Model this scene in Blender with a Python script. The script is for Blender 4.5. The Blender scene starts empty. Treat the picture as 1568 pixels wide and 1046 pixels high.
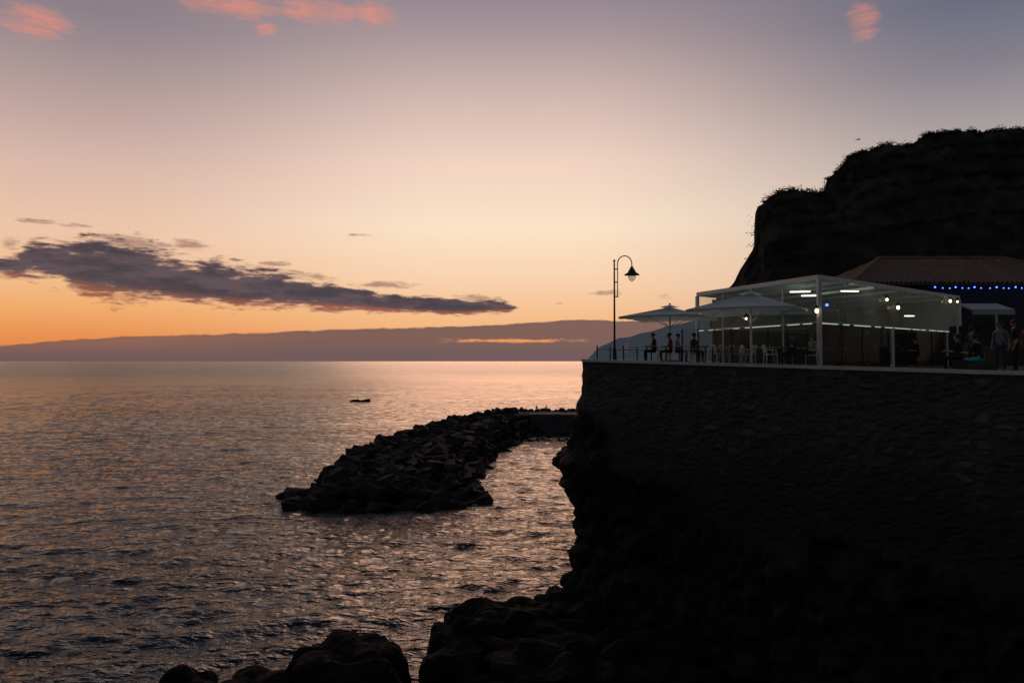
import bpy, bmesh, math, random
import numpy as np
from mathutils import Vector, Matrix, noise
R=random.Random(7)
sc=bpy.context.scene
sc.view_settings.view_transform='Standard'; sc.view_settings.look='None'; sc.view_settings.exposure=0
F=1132.0; CX=784.0; HY=553.0; EYE=13.0
def lin(c):
    o=[]
    for v in c:
        v/=255.0
        o.append(v/12.92 if v<=0.04045 else ((v+0.055)/1.055)**2.4)
    return (*o,1.0)
def gx(px,d): return (px-CX)/F*d
def gz(py,d): return EYE+(HY-py)/F*d

# ------------------------------------------------------------ WORLD (sky)
w=bpy.data.worlds.new("sky"); sc.world=w; w.use_nodes=True
w.cycles.sampling_method='MANUAL'; w.cycles.sample_map_resolution=256
nt=w.node_tree; nt.nodes.clear()
class NT:
    def __init__(s,t): s.t=t; s.L=t.links
    def n(s,ty,**k):
        x=s.t.nodes.new(ty)
        for a,b in k.items(): setattr(x,a,b)
        return x
    def put(s,sock,v):
        if isinstance(v,bpy.types.NodeSocket): s.L.new(v,sock)
        else: sock.default_value=v
    def m(s,op,a,b=None,c=None,clamp=False):
        x=s.n('ShaderNodeMath',operation=op); x.use_clamp=clamp
        s.put(x.inputs[0],a)
        if b is not None: s.put(x.inputs[1],b)
        if c is not None: s.put(x.inputs[2],c)
        return x.outputs[0]
    def ss(s,v,a,b,o0=0.0,o1=1.0):
        x=s.n('ShaderNodeMapRange',interpolation_type='SMOOTHSTEP')
        s.put(x.inputs[0],v); x.inputs[1].default_value=a; x.inputs[2].default_value=b
        x.inputs[3].default_value=o0; x.inputs[4].default_value=o1
        return x.outputs[0]
    def mix(s,f,a,b,bt='MIX'):
        x=s.n('ShaderNodeMix',data_type='RGBA',blend_type=bt)
        s.put(x.inputs[0],f); s.put(x.inputs[6],a); s.put(x.inputs[7],b)
        return x.outputs[2]
    def ramp(s,f,st):
        x=s.n('ShaderNodeValToRGB'); s.put(x.inputs[0],f); e=x.color_ramp.elements
        e[0].position=st[0][0]; e[0].color=st[0][1]; e[1].position=st[-1][0]; e[1].color=st[-1][1]
        for p,c in st[1:-1]:
            q=e.new(p); q.color=c
        return x.outputs[0]
    def comb(s,a,b,c):
        x=s.n('ShaderNodeCombineXYZ'); s.put(x.inputs[0],a); s.put(x.inputs[1],b); s.put(x.inputs[2],c); return x.outputs[0]
    def noise(s,v,scale,det=4,rough=.5,col=False):
        x=s.n('ShaderNodeTexNoise'); 
        if v is not None: s.put(x.inputs['Vector'],v)
        x.inputs['Scale'].default_value=scale; x.inputs['Detail'].default_value=det; x.inputs['Roughness'].default_value=rough
        return x.outputs[0]
N=NT(nt)
tc=N.n('ShaderNodeTexCoord'); sp=N.n('ShaderNodeSeparateXYZ'); N.L.new(tc.outputs['Generated'],sp.inputs[0])
az=N.m('ARCTAN2',sp.outputs[0],sp.outputs[1]); el=N.m('ARCSINE',sp.outputs[2])
def AZ(px): return math.atan((px-CX)/F)
def EL(px,py): return math.atan((HY-py)/math.hypot(F,px-CX))
def col(px,samples):
    st=[(max(0,EL(px,y)),lin(c)) for y,c in samples]
    st+= [(0.62,lin((106,106,122))),(1.0,lin((92,98,116)))]
    return N.ramp(el,st)
cL=col(100,[(548,(224,130,70)),(510,(235,149,84)),(470,(244,174,110)),(430,(243,190,140)),(350,(239,199,171)),(250,(219,186,172)),(150,(189,163,158)),(50,(155,139,144)),(0,(141,129,138))])
cC=col(780,[(548,(240,164,108)),(490,(247,190,138)),(430,(251,212,175)),(350,(254,229,202)),(250,(243,213,195)),(150,(213,186,178)),(50,(172,153,156)),(0,(154,139,149))])
cR=col(1450,[(548,(215,170,140)),(430,(222,188,164)),(300,(208,190,178)),(200,(170,160,161)),(100,(133,129,140)),(0,(104,109,127))])
c=N.mix(N.ss(az,-0.05,-0.55),cC,cL); c=N.mix(N.ss(az,0.05,0.60),c,cR)
clear=c
vec=N.comb(N.m('MULTIPLY',az,1.0),N.m('MULTIPLY',el,4.2),0.0)
n1=N.noise(vec,15,5,.62); n2=N.noise(vec,48,3,.6)
nz=N.m('ADD',N.m('MULTIPLY',N.m('SUBTRACT',n1,.5),1.6),N.m('MULTIPLY',N.m('SUBTRACT',n2,.5),.9))
def blob(px,py,wx,wy,acc,tilt=0.0):
    da=N.m('SUBTRACT',az,AZ(px)); de=N.m('SUBTRACT',el,EL(px,py))
    if tilt: de=N.m('MULTIPLY_ADD',da,tilt,de)
    a=N.m('MULTIPLY',da,F/wx); b=N.m('MULTIPLY',de,F/wy)
    g=N.m('MULTIPLY_ADD',a,a,N.m('MULTIPLY',b,b))
    return g if acc is None else N.m('MINIMUM',acc,g)
p=None
for a in [(345,-4,66,18),(480,12,60,15),(570,14,28,18),(45,28,36,16),(402,40,16,8),(1328,30,20,20)]: p=blob(*a,p)
p=N.m('SUBTRACT',1.0,p)
pm=N.ss(N.m('ADD',p,N.m('MULTIPLY',nz,2.6)),-.9,2.4,0,.85)
c=N.mix(pm,c,lin((236,146,122)))
def curve(pts):
    x=N.n('ShaderNodeFloatCurve'); cu=x.mapping.curves[0]
    P=[((AZ(a)+.75)/1.5,b) for a,b in pts]
    cu.points[0].location=P[0]; cu.points[-1].location=P[-1]
    for q in P[1:-1]: cu.points.new(*q)
    for q in cu.points: q.handle_type='AUTO'
    x.mapping.update(); N.L.new(an,x.inputs['Value']); return x.outputs[0]
an=N.m('DIVIDE',N.m('ADD',az,.75),1.5)
def ELn(px,py): return EL(px,py)/.5
top=[(-60,400),(0,400),(60,372),(130,371),(210,376),(270,392),(330,408),(390,415),(450,427),(530,442),(620,457),(700,461),(775,465),(840,472)]
bot=[(-60,414),(0,418),(90,436),(180,452),(300,463),(400,467),(500,469),(600,474),(700,479),(775,475),(840,474)]
ct=N.m('MULTIPLY',curve([(a,ELn(a,b)) for a,b in top]),.5); cb=N.m('MULTIPLY',curve([(a,ELn(a,b)) for a,b in bot]),.5)
mid=N.m('MULTIPLY',N.m('ADD',ct,cb),.5); hw=N.m('MAXIMUM',N.m('MULTIPLY',N.m('SUBTRACT',ct,cb),.5),.0015)
g=N.m('SUBTRACT',1.0,N.m('DIVIDE',N.m('ABSOLUTE',N.m('SUBTRACT',el,mid)),N.m('ADD',hw,.004)))
gate=N.ss(az,AZ(850),AZ(765),-3,0)
dens=N.m('ADD',N.m('ADD',N.m('MULTIPLY_ADD',nz,-1.45,g),gate),.17)
sb=None
for a in [(296,377,40,9,.15),(200,368,60,10,.1),(590,436,56,6),(735,455,40,6),(930,448,34,6),(1020,452,22,7),(856,465,10,3),(50,338,26,4),(112,345,22,4),(545,359,26,3),(15,372,14,9),(420,404,24,5),(470,420,60,6,.15),(610,462,90,6)]: sb=blob(*a[:4],sb,*(a[4:] if len(a)>4 else ()))
sb=N.m('SUBTRACT',1.0,sb)
dens2=N.m('ADD',N.m('MULTIPLY',sb,.9),N.m('MULTIPLY',nz,2.4))
m1=N.ss(dens,0.0,.55,0,.98); m2=N.ss(dens2,.1,1.3,0,.75)
rel=N.m('DIVIDE',N.m('SUBTRACT',el,cb),N.m('MULTIPLY',hw,2.0))
under=N.ss(N.m('MULTIPLY_ADD',nz,.3,rel),.28,-.12)
cc=N.mix(N.ss(n1,.38,.62),lin((66,62,72)),lin((94,80,86)))
cc=N.mix(N.m('MULTIPLY',under,.6),cc,lin((184,108,76)))
edge=N.ss(dens,.7,.1); cc=N.mix(N.m('MULTIPLY',edge,.35),cc,lin((190,130,110)))
c=N.mix(m2,c,lin((152,112,102)))
c=N.mix(m1,c,cc)
bt=[(-60,534),(0,529),(100,521),(200,515),(300,512),(420,508),(520,504),(640,501),(760,497),(870,490),(950,490),(1100,488),(1500,480)]
bc=N.m('MULTIPLY',curve([(a,ELn(a,b)) for a,b in bt]),.5)
be=N.m('ADD',bc,N.m('MULTIPLY',nz,.0042))
bd=N.m('SUBTRACT',be,el)
bm=N.ss(bd,-.0006,.0018)
bcol=N.mix(N.ss(az,-.62,-.2),lin((164,110,84)),lin((122,93,87)))
bcol=N.mix(N.ss(el,.040,.0),bcol,lin((106,88,92)))
bcol=N.mix(N.ss(bd,.006,.0,0,.3),bcol,lin((92,74,78)))
s=N.m('SUBTRACT',1.0,N.m('ABSOLUTE',N.m('DIVIDE',N.m('SUBTRACT',el,EL(780,522)),.0034)))
sg=N.m('SUBTRACT',1.0,N.m('POWER',N.m('ABSOLUTE',N.m('DIVIDE',N.m('SUBTRACT',az,AZ(785)),.115)),2.0))
st=N.m('MULTIPLY',N.ss(N.m('ADD',N.m('MINIMUM',s,sg),N.m('MULTIPLY',nz,1.7)),0.05,.9),N.ss(sg,0,.5))
bcol=N.mix(st,bcol,lin((242,154,94)))
c=N.mix(N.m('MULTIPLY',bm,.96),c,bcol)
aa=N.m('ABSOLUTE',az)
nis=N.n('ShaderNodeTexSky',sky_type='NISHITA'); nis.sun_disc=False; nis.sun_elevation=math.radians(2); nis.sun_rotation=0
clear=N.mix(N.ss(el,.7,1.3),clear,lin((92,98,116)))
clear=N.mix(N.ss(aa,.75,1.7),clear,lin((62,65,72)))
clear=N.mix(.004,clear,nis.outputs[0],'ADD')
bgA=N.n('ShaderNodeBackground'); N.L.new(clear,bgA.inputs[0]); bgA.inputs[1].default_value=.98
bgB=N.n('ShaderNodeBackground'); N.L.new(c,bgB.inputs[0]); bgB.inputs[1].default_value=.98
reg=N.m('MULTIPLY',N.m('MULTIPLY',N.ss(aa,.78,.70),N.ss(el,.56,.50)),N.m('GREATER_THAN',el,-.003))
ms=N.n('ShaderNodeMixShader'); N.L.new(reg,ms.inputs[0]); N.L.new(bgA.outputs[0],ms.inputs[1]); N.L.new(bgB.outputs[0],ms.inputs[2])
ow=N.n('ShaderNodeOutputWorld'); N.L.new(ms.outputs[0],ow.inputs[0])

sl=bpy.data.lights.new("sun","SUN"); sl.energy=.36; sl.angle=math.radians(30); sl.color=(1,.50,.30)
so=bpy.data.objects.new("sun",sl); sc.collection.objects.link(so); so.rotation_euler=(math.radians(-75),0,math.radians(-1))

# ------------------------------------------------------------ materials
def mat(name,base,rough=.7,metal=0,var=.25,scale=3,bump=0,emit=None,es=0,coat=0,bscale=None,spec=None):
    m=bpy.data.materials.new(name); m.use_nodes=True; T=NT(m.node_tree); b=m.node_tree.nodes['Principled BSDF']
    b.inputs['Roughness'].default_value=rough; b.inputs['Metallic'].default_value=metal
    if spec is not None: b.inputs['Specular IOR Level'].default_value=spec
    t=T.n('ShaderNodeTexCoord').outputs['Object']
    nn=T.noise(t,scale,3,.6)
    lo=tuple(v*(1-var) for v in base)+(1,); hi=tuple(min(1,v*(1+var)) for v in base)+(1,)
    T.L.new(T.ramp(nn,[(.3,lo),(.7,hi)]),b.inputs['Base Color'])
    if bump:
        bp=T.n('ShaderNodeBump'); bp.inputs['Strength'].default_value=1; bp.inputs['Distance'].default_value=bump
        T.L.new(T.noise(t,bscale or scale*3,4,.6),bp.inputs['Height']); T.L.new(bp.outputs[0],b.inputs['Normal'])
    if emit: b.inputs['Emission Color'].default_value=(*emit,1); b.inputs['Emission Strength'].default_value=es
    return m
M={}
M['basalt']=mat('basalt_rock',(.016,.016,.016),.95,var=.4,scale=1.2,bump=.12,spec=.10)
M['mole']=mat('breakwater_stone',(.044,.042,.040),.92,var=.6,scale=.6,bump=.10,bscale=2,spec=.12)
M['quay']=mat('weathered_concrete',(.13,.125,.12),.9,var=.3,scale=.8,bump=.03,spec=.2)
M['conc']=mat('concrete',(.22,.21,.2),.85,var=.2,scale=.8,bump=.02)
M['cap']=mat('kerb_stone',(.66,.69,.67),.7,var=.15,scale=1.5,bump=.01)
M['floor']=mat('paving',(.12,.115,.11),.85,var=.2,scale=2,bump=.01,spec=.2)
M['iron']=mat('painted_iron',(.025,.025,.027),.5,var=.2)
M['white']=mat('white_painted_metal',(.78,.8,.79),.45,var=.06)
M['steel']=mat('steel',(.4,.4,.4),.35,metal=.9,var=.1)
M['wood']=mat('wood',(.16,.09,.05),.6,var=.3,scale=8)
M['dwall']=mat('dark_render',(.065,.055,.05),.85,var=.25,scale=1)
M['rwall']=mat('pale_partition',(.32,.36,.33),.85,var=.2,scale=1)
M['tile']=mat('roof_tile',(.27,.175,.125),.85,var=.4,scale=6,bump=.03,spec=.2)
M['leaf']=mat('hill_leaf',(.08,.085,.05),.9,var=.5,scale=.4,spec=.1)
M['skin']=mat('skin',(.42,.26,.19),.55,var=.1)
M['hair']=mat('hair',(.03,.02,.015),.6,var=.3)
M['black']=mat('black_cloth',(.02,.02,.022),.85,var=.3)
M['red']=mat('rust_cloth',(.28,.08,.05),.85,var=.2)
M['teal']=mat('teal_cloth',(.04,.5,.5),.8,var=.15)
M['blue']=mat('navy_cloth',(.06,.07,.12),.85,var=.2)
M['grey']=mat('grey_cloth',(.25,.24,.24),.85,var=.2)
M['shoe']=mat('shoe_leather',(.05,.04,.035),.6)
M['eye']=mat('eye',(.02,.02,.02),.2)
M['tube']=mat('fluorescent_tube',(.8,.8,.8),emit=(1,.95,.74),es=3)
M['led']=mat('led_strip',(.6,.6,.6),emit=(.80,1,.95),es=.55)
M['bulb']=mat('warm_bulb',(.8,.8,.8),emit=(1,.74,.42),es=6)
M['bluel']=mat('blue_bulb',(.2,.3,.8),emit=(.06,.18,1),es=4)
M['farhill']=mat('hill_haze_glow',(.05,.06,.07),1,var=.15,scale=.01,emit=(.30,.37,.45),es=.10,spec=0)  # faint bluish emission stands in for aerial haze over the headland
def fabric(name,base,tr=.3):
    m=bpy.data.materials.new(name); m.use_nodes=True; T=NT(m.node_tree); nd=m.node_tree.nodes; b=nd['Principled BSDF']
    b.inputs['Roughness'].default_value=.8
    t=T.n('ShaderNodeTexCoord').outputs['Object']
    cl=T.ramp(T.noise(t,1.5,3),[(.3,tuple(v*.85 for v in base)+(1,)),(.7,tuple(base)+(1,))])
    T.L.new(cl,b.inputs['Base Color'])
    q=T.n('ShaderNodeBsdfTranslucent'); T.L.new(cl,q.inputs[0]); x=T.n('ShaderNodeMixShader'); x.inputs[0].default_value=tr
    T.L.new(b.outputs[0],x.inputs[1]); T.L.new(q.outputs[0],x.inputs[2]); T.L.new(x.outputs[0],nd['Material Output'].inputs[0]); return m
M['canvas']=fabric('canvas',(.76,.86,.83),.35)
M['roofing']=fabric('awning_membrane',(.46,.55,.53),.15)
def glass(name,tint,diff):
    m=bpy.data.materials.new(name); m.use_nodes=True; T=NT(m.node_tree); nd=m.node_tree.nodes; nd.remove(nd['Principled BSDF'])
    a=T.n('ShaderNodeBsdfTransparent'); a.inputs[0].default_value=tint
    g=T.n('ShaderNodeBsdfGlossy'); g.inputs['Roughness'].default_value=.05; g.inputs[0].default_value=(.8,.8,.8,1)
    d=T.n('ShaderNodeBsdfTranslucent'); d.inputs[0].default_value=(.6,.66,.63,1); d2=T.n('ShaderNodeBsdfDiffuse'); d2.inputs[0].default_value=(.6,.66,.63,1)
    dm=T.n('ShaderNodeMixShader'); dm.inputs[0].default_value=.5; T.L.new(d.outputs[0],dm.inputs[1]); T.L.new(d2.outputs[0],dm.inputs[2])
    t=T.n('ShaderNodeTexCoord').outputs['Object']
    fr=T.n('ShaderNodeLayerWeight'); fr.inputs[0].default_value=.15
    x=T.n('ShaderNodeMixShader'); T.L.new(T.m('MULTIPLY',fr.outputs[0],.5),x.inputs[0]); T.L.new(a.outputs[0],x.inputs[1]); T.L.new(g.outputs[0],x.inputs[2])
    y=T.n('ShaderNodeMixShader'); T.L.new(T.ss(T.noise(t,1.2,2),.3,.7,diff*.6,diff*1.3),y.inputs[0]); T.L.new(x.outputs[0],y.inputs[1]); T.L.new(dm.outputs[0],y.inputs[2])
    T.L.new(y.outputs[0],nd['Material Output'].inputs[0]); return m
M['glass']=glass('clear_panel',(.8,.86,.84,1),.06)
M['lglass']=glass('lantern_glass',(.9,.9,.85,1),.35)
M['pvc']=glass('hazy_pvc_panel',(.78,.85,.83,1),.22)
M['tint']=glass('smoked_panel',(.22,.24,.24,1),.05)

# ------------------------------------------------------------ mesh builder
class MB:
    def __init__(s): s.v=[]; s.f=[]; s.mi=[]; s.mats=[]; s.sm=[]
    def mid(s,k):
        if k not in s.mats: s.mats.append(k)
        return s.mats.index(k)
    def add(s,vs,fs,k,smooth=False):
        o=len(s.v); s.v+= [tuple(p) for p in vs]; i=s.mid(k)
        for f in fs: s.f.append(tuple(o+j for j in f)); s.mi.append(i); s.sm.append(smooth)
    def box(s,c,d,k,rz=0,M3=None):
        hx,hy,hz=d[0]/2,d[1]/2,d[2]/2
        vs=[];cr,sr=math.cos(rz),math.sin(rz)
        for X in(-1,1):
            for Y in(-1,1):
                for Z in(-1,1):
                    p=Vector((X*hx,Y*hy,Z*hz))
                    if M3 is not None: p=M3@p
                    vs.append((c[0]+p.x*cr-p.y*sr,c[1]+p.x*sr+p.y*cr,c[2]+p.z))
        s.add(vs,[(0,1,3,2),(4,6,7,5),(0,4,5,1),(2,3,7,6),(0,2,6,4),(1,5,7,3)],k)
    def cyl(s,a,b,r0,r1,k,n=10):
        a=Vector(a);b=Vector(b);d=(b-a).normalized(); x=d.orthogonal().normalized(); y=d.cross(x); vs=[]
        for q,r in((a,r0),(b,r1)):
            for i in range(n):
                t=2*math.pi*i/n; vs.append(q+x*(r*math.cos(t))+y*(r*math.sin(t)))
        s.add(vs,[(i,(i+1)%n,n+(i+1)%n,n+i) for i in range(n)],k,True)
        s.add(vs[:n],[tuple(range(n))[::-1]],k); s.add(vs[n:],[tuple(range(n))],k)
    def beam(s,a,b,w_,h,k):
        a=Vector(a);b=Vector(b);d=(b-a).normalized(); x=d.cross(Vector((0,0,1)))
        x=(x if x.length>1e-3 else Vector((1,0,0))).normalized()*w_/2; y=x.cross(d).normalized()*h/2
        vs=[q+sx*x+sy*y for q in(a,b) for sx,sy in((-1,-1),(1,-1),(1,1),(-1,1))]
        s.add(vs,[(0,1,2,3),(7,6,5,4),(0,4,5,1),(1,5,6,2),(2,6,7,3),(3,7,4,0)],k)
    def lathe(s,c,prof,k,n=16):
        vs=[(c[0]+r*math.cos(2*math.pi*i/n),c[1]+r*math.sin(2*math.pi*i/n),c[2]+z) for r,z in prof for i in range(n)]
        s.add(vs,[(j*n+i,j*n+(i+1)%n,(j+1)*n+(i+1)%n,(j+1)*n+i) for j in range(len(prof)-1) for i in range(n)],k,True)
    def ball(s,c,r,k,sz=1,n=10):
        s.lathe(c,[(max(1e-3,r*math.sin(math.pi*j/6)),-r*sz*math.cos(math.pi*j/6)) for j in range(7)],k,n)
    def obj(s,name,parent=None):
        me=bpy.data.meshes.new(name); me.from_pydata(s.v,[],s.f)
        for k in s.mats: me.materials.append(M[k] if isinstance(k,str) else k)
        me.polygons.foreach_set('material_index',s.mi); me.polygons.foreach_set('use_smooth',s.sm); me.update()
        o=bpy.data.objects.new(name,me); sc.collection.objects.link(o)
        if parent: o.parent=parent
        return o
def empty(name,loc=(0,0,0)):
    o=bpy.data.objects.new(name,None); sc.collection.objects.link(o); o.location=loc; return o
def npmesh(name,co,faces,m,smooth=True):
    me=bpy.data.meshes.new(name); me.vertices.add(len(co)); me.vertices.foreach_set('co',np.asarray(co,np.float32).ravel())
    f=np.asarray(faces,np.int32); me.loops.add(f.size); me.loops.foreach_set('vertex_index',f.ravel())
    me.polygons.add(len(f)); me.polygons.foreach_set('loop_start',np.arange(len(f),dtype=np.int32)*4)
    me.polygons.foreach_set('loop_total',np.full(len(f),4,np.int32)); me.polygons.foreach_set('use_smooth',np.full(len(f),smooth))
    me.update(calc_edges=True); me.materials.append(m)
    o=bpy.data.objects.new(name,me); sc.collection.objects.link(o); return o
def gridf(nr,nc,wrap=False):
    i=np.arange(nr-1)[:,None]; j=np.arange(nc if wrap else nc-1)[None,:]; j2=(j+1)%nc
    return np.stack([i*nc+j,i*nc+j2,(i+1)*nc+j2,(i+1)*nc+j],-1).reshape(-1,4)

# ------------------------------------------------------------ SEA
th=np.concatenate([np.linspace(-.72,.72,1000),np.linspace(.76,2*math.pi-.76,70)])
r=np.concatenate([[2,8,14,18],20*np.exp(np.linspace(0,math.log(22),760)),440*np.exp(np.linspace(.03,math.log(90),60))])
TH,RR=np.meshgrid(th,r); X=RR*np.sin(TH); Y=RR*np.cos(TH); Z=np.zeros_like(X)
rs=np.random.RandomState(3)
for i in range(75):
    lam=.45*(16**(i/74.)); k=2*math.pi/lam; a=rs.normal(0.2,.6); dx,dy=math.sin(a),-math.cos(a)
    amp=.0072*lam**.72*(.6+.8*rs.rand()); 
    fade=np.clip((lam/(RR*.0045)-1.6)/2,0,1)
    ph=k*(X*dx+Y*dy)+rs.rand()*6.28+ .7*np.sin(X*.11/(lam**.3)+i)+.7*np.sin(Y*.09+i*2)
    grp=.6+.4*np.sin(X*.07*dy+Y*.05*dx+i*1.7)
    Z+=fade*amp*grp*(np.sin(ph)+.25*np.cos(2*ph))
wm=bpy.data.materials.new('sea_water'); wm.use_nodes=True; T=NT(wm.node_tree); b=wm.node_tree.nodes['Principled BSDF']
b.inputs['Base Color'].default_value=(.005,.018,.022,1); b.inputs['IOR'].default_value=1.333
b.inputs['Specular Tint'].default_value=(.50,.78,.95,1)
tco=T.n('ShaderNodeTexCoord').outputs['Object']
ln=T.n('ShaderNodeVectorMath',operation='LENGTH'); T.L.new(tco,ln.inputs[0]); T.L.new(T.ss(ln.outputs['Value'],60,900,.08,.26),b.inputs['Roughness'])
def mp(sx,sy,rz=0):
    x=T.n('ShaderNodeMapping'); x.inputs['Scale'].default_value=(sx,sy,1); x.inputs['Rotation'].default_value=(0,0,rz); T.L.new(tco,x.inputs[0]); return x.outputs[0]
h=T.m('MULTIPLY_ADD',T.noise(mp(.6,1.2,.2),2.2,3,.6),.24,T.m('MULTIPLY',T.noise(mp(.5,1.1,-.2),.75,3,.55),.70))
h=T.m('MULTIPLY_ADD',T.noise(mp(.35,.9,.15),.16,2,.5),1.1,h)
h=T.m('MULTIPLY_ADD',T.noise(mp(.7,1.2,.5),6.5,2,.5),.05,h)
patch=T.ss(T.noise(mp(.25,1,.1),.03,2),.3,.7,.6,1.2)
bp=T.n('ShaderNodeBump'); bp.inputs['Distance'].default_value=1.0; T.L.new(patch,bp.inputs['Strength']); T.L.new(h,bp.inputs['Height']); T.L.new(bp.outputs[0],b.inputs['Normal'])
npmesh('sea',np.stack([X,Y,Z],-1).reshape(-1,3),gridf(len(r),len(th),True),wm)

# ------------------------------------------------------------ TERRACE + SEA WALL
A=Vector((3.24,34,0)); E=Vector((.706,-.708,0)); NN=Vector((.708,.706,0))
def zt(x,y):
    u=(x-A.x)*E.x+(y-A.y)*E.y
    return 13.0-.0237*min(max(u,0),17)
def UV(u,v=0): 
    p=A+E*u+NN*v; return p.x,p.y
wallm=bpy.data.materials.new('sea_wall_masonry'); wallm.use_nodes=True; T=NT(wallm.node_tree); b=wallm.node_tree.nodes['Principled BSDF']
b.inputs['Roughness'].default_value=.93; b.inputs['Specular IOR Level'].default_value=.15
uvn=T.n('ShaderNodeTexCoord').outputs['UV']; obn=T.n('ShaderNodeTexCoord').outputs['Object']
wob=T.n('ShaderNodeVectorMath',operation='ADD'); nz3=T.n('ShaderNodeTexNoise'); nz3.inputs['Scale'].default_value=1.8; T.L.new(uvn,nz3.inputs['Vector'])
scv=T.n('ShaderNodeVectorMath',operation='SCALE'); T.L.new(nz3.outputs['Color'],scv.inputs[0]); scv.inputs['Scale'].default_value=.3
T.L.new(uvn,wob.inputs[0]); T.L.new(scv.outputs[0],wob.inputs[1])
mpp=T.n('ShaderNodeMapping'); mpp.inputs['Scale'].default_value=(1.8,3.9,1); T.L.new(wob.outputs[0],mpp.inputs[0])
vo=T.n('ShaderNodeTexVoronoi',feature='DISTANCE_TO_EDGE'); T.L.new(mpp.outputs[0],vo.inputs['Vector']); vo.inputs['Scale'].default_value=1
vc=T.n('ShaderNodeTexVoronoi'); T.L.new(mpp.outputs[0],vc.inputs['Vector']); vc.inputs['Scale'].default_value=1
vsep=T.n('ShaderNodeSeparateColor'); T.L.new(vc.outputs['Color'],vsep.inputs[0])
joint=T.ss(vo.outputs[0],.0,.28)
att=T.n('ShaderNodeAttribute',attribute_name='rocky'); rk=att.outputs['Fac']
stone=T.ramp(vsep.outputs[0],[(0,(.062,.062,.060,1)),(.5,(.105,.105,.10,1)),(.9,(.145,.143,.136,1)),(1,(.22,.215,.205,1))])
stone=T.mix(T.ss(T.noise(uvn,.35,3),.3,.7,.15,.85),stone,(.088,.088,.085,1))
masonry=T.mix(joint,(.095,.094,.09,1),stone)
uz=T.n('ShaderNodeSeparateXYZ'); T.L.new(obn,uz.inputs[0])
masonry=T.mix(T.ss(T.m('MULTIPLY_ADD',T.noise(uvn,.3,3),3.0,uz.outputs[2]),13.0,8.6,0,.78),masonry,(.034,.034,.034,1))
basalt=T.ramp(T.noise(obn,1.1,4,.65),[(.3,(.012,.012,.012,1)),(.7,(.042,.040,.038,1))])
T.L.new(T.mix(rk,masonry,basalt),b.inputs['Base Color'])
hh=T.m('ADD',T.m('MULTIPLY',T.m('MULTIPLY',T.m('ADD',joint,T.m('MULTIPLY',vsep.outputs[1],.9)),.055),T.m('SUBTRACT',1.0,rk)),T.m('MULTIPLY',T.noise(obn,4,4,.65),.14))
bp=T.n('ShaderNodeBump'); bp.inputs['Distance'].default_value=1.0; bp.inputs['Strength'].default_value=1; T.L.new(hh,bp.inputs['Height']); T.L.new(bp.outputs[0],b.inputs['Normal'])
path=[]
for i in range(int(42/.09)): 
    u=42-i*.09; 
    if u<.15: break
    x,y=UV(u); path.append((x,y,-NN.x,-NN.y,u))
Bd=Vector((18.8,98,0)).normalized(); Bn=Vector((-Bd.y,Bd.x,0))
for i in range(13):
    t=i/12.; nx=(-NN.x)*(1-t)+Bn.x*t; ny=(-NN.y)*(1-t)+Bn.y*t; l=math.hypot(nx,ny)
    path.append((A.x+.2-.2*abs(nx/l)+.06,A.y+.1*t,nx/l,ny/l,0))
for i in range(160):
    q=.12*1.035**i-.12+.1+i*.05; 
    if q>110: break
    path.append((A.x+Bd.x*q,A.y+Bd.y*q,Bn.x,Bn.y,-q))
def interp(x,P):
    if x<=P[0][0]: return P[0][1]
    for (a,b_),(c_,d_) in zip(P,P[1:]):
        if x<=c_: return b_+(d_-b_)*(x-a)/(c_-a)
    return P[-1][1]
bul=[(-1,1.6),(0,1.2),(2,.8),(3,.75),(4.2,.40),(5.5,.35),(6.6,.65),(7.4,1.0),(8.1,1.35),(8.45,1.4),(8.8,.75),(9.6,.40),(10,.35),(10.8,.38),(11.5,.06),(13.2,0)]
zb=[(-200,11.5),(0,11.3),(1.2,10.2),(3,8.6),(6,7.4),(9,6.9),(12,7.1),(15,6.4),(42,6.4)]
nz_=150; co=[];uv=[];rky=[]
for x,y,nx,ny,u in path:
    ztop=zt(x,y)+.0
    for j in range(nz_):
        f=j/(nz_-1); z=ztop-(ztop+1.0)*f
        B=interp(u,zb); P3=Vector((x,y,z)); B+=noise.noise(P3*.45)*1.6
        k=min(1,max(0,(B-z)/.7+.3)); 
        cf=math.exp(-max(0,u)/2.5)
        off=interp(z,bul)*(cf+(1-cf)*.0)+ (1-cf)*k*(.25+max(0,(6.8-z))*.22+ .8*max(0,noise.noise(P3*.3+Vector((5,0,0)))))
        d1=noise.voronoi(P3*.8+Vector((noise.noise(P3),0,noise.noise(P3*1.3)))*.4)[0]; d2=noise.voronoi(P3*2.1)[0]
        off+=k*((d1[1]-d1[0])*.8-.25+(.5-d2[0])*.38+noise.fractal(P3*2.2,1,2,3)*.12)*min(1,(13-z)*.6)
        off+=(1-k)*(noise.fractal(P3*2.4,1,2,3)*.05)
        co.append((x+nx*off,y+ny*off,z)); uv.append((u,z)); rky.append(k)
fc=gridf(len(path),nz_)
o=npmesh('sea_wall',co,fc,wallm)
me=o.data; ul=me.uv_layers.new(name='UVMap'); uva=np.array(uv,np.float32)[fc.ravel()]; ul.data.foreach_set('uv',uva.ravel())
a_=me.attributes.new('rocky','FLOAT','POINT'); a_.data.foreach_set('value',np.array(rky,np.float32))
co=[];us=[i*.7 for i in range(61)]; ts=[0,.02,.04,.07,.1,.14,.2,.3,.5,.75,1]
for t in ts:
    for u in us:
        x,y=UV(u,.02); q=u/42.; bx,by=22+178*q,132-62*q; X_,Y_=x+(bx-x)*t,y+(by-y)*t
        co.append((X_,Y_,zt(X_,Y_)-.004))
npmesh('terrace_ground',co,gridf(len(ts),len(us)),M['floor'])
mb=MB()
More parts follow.
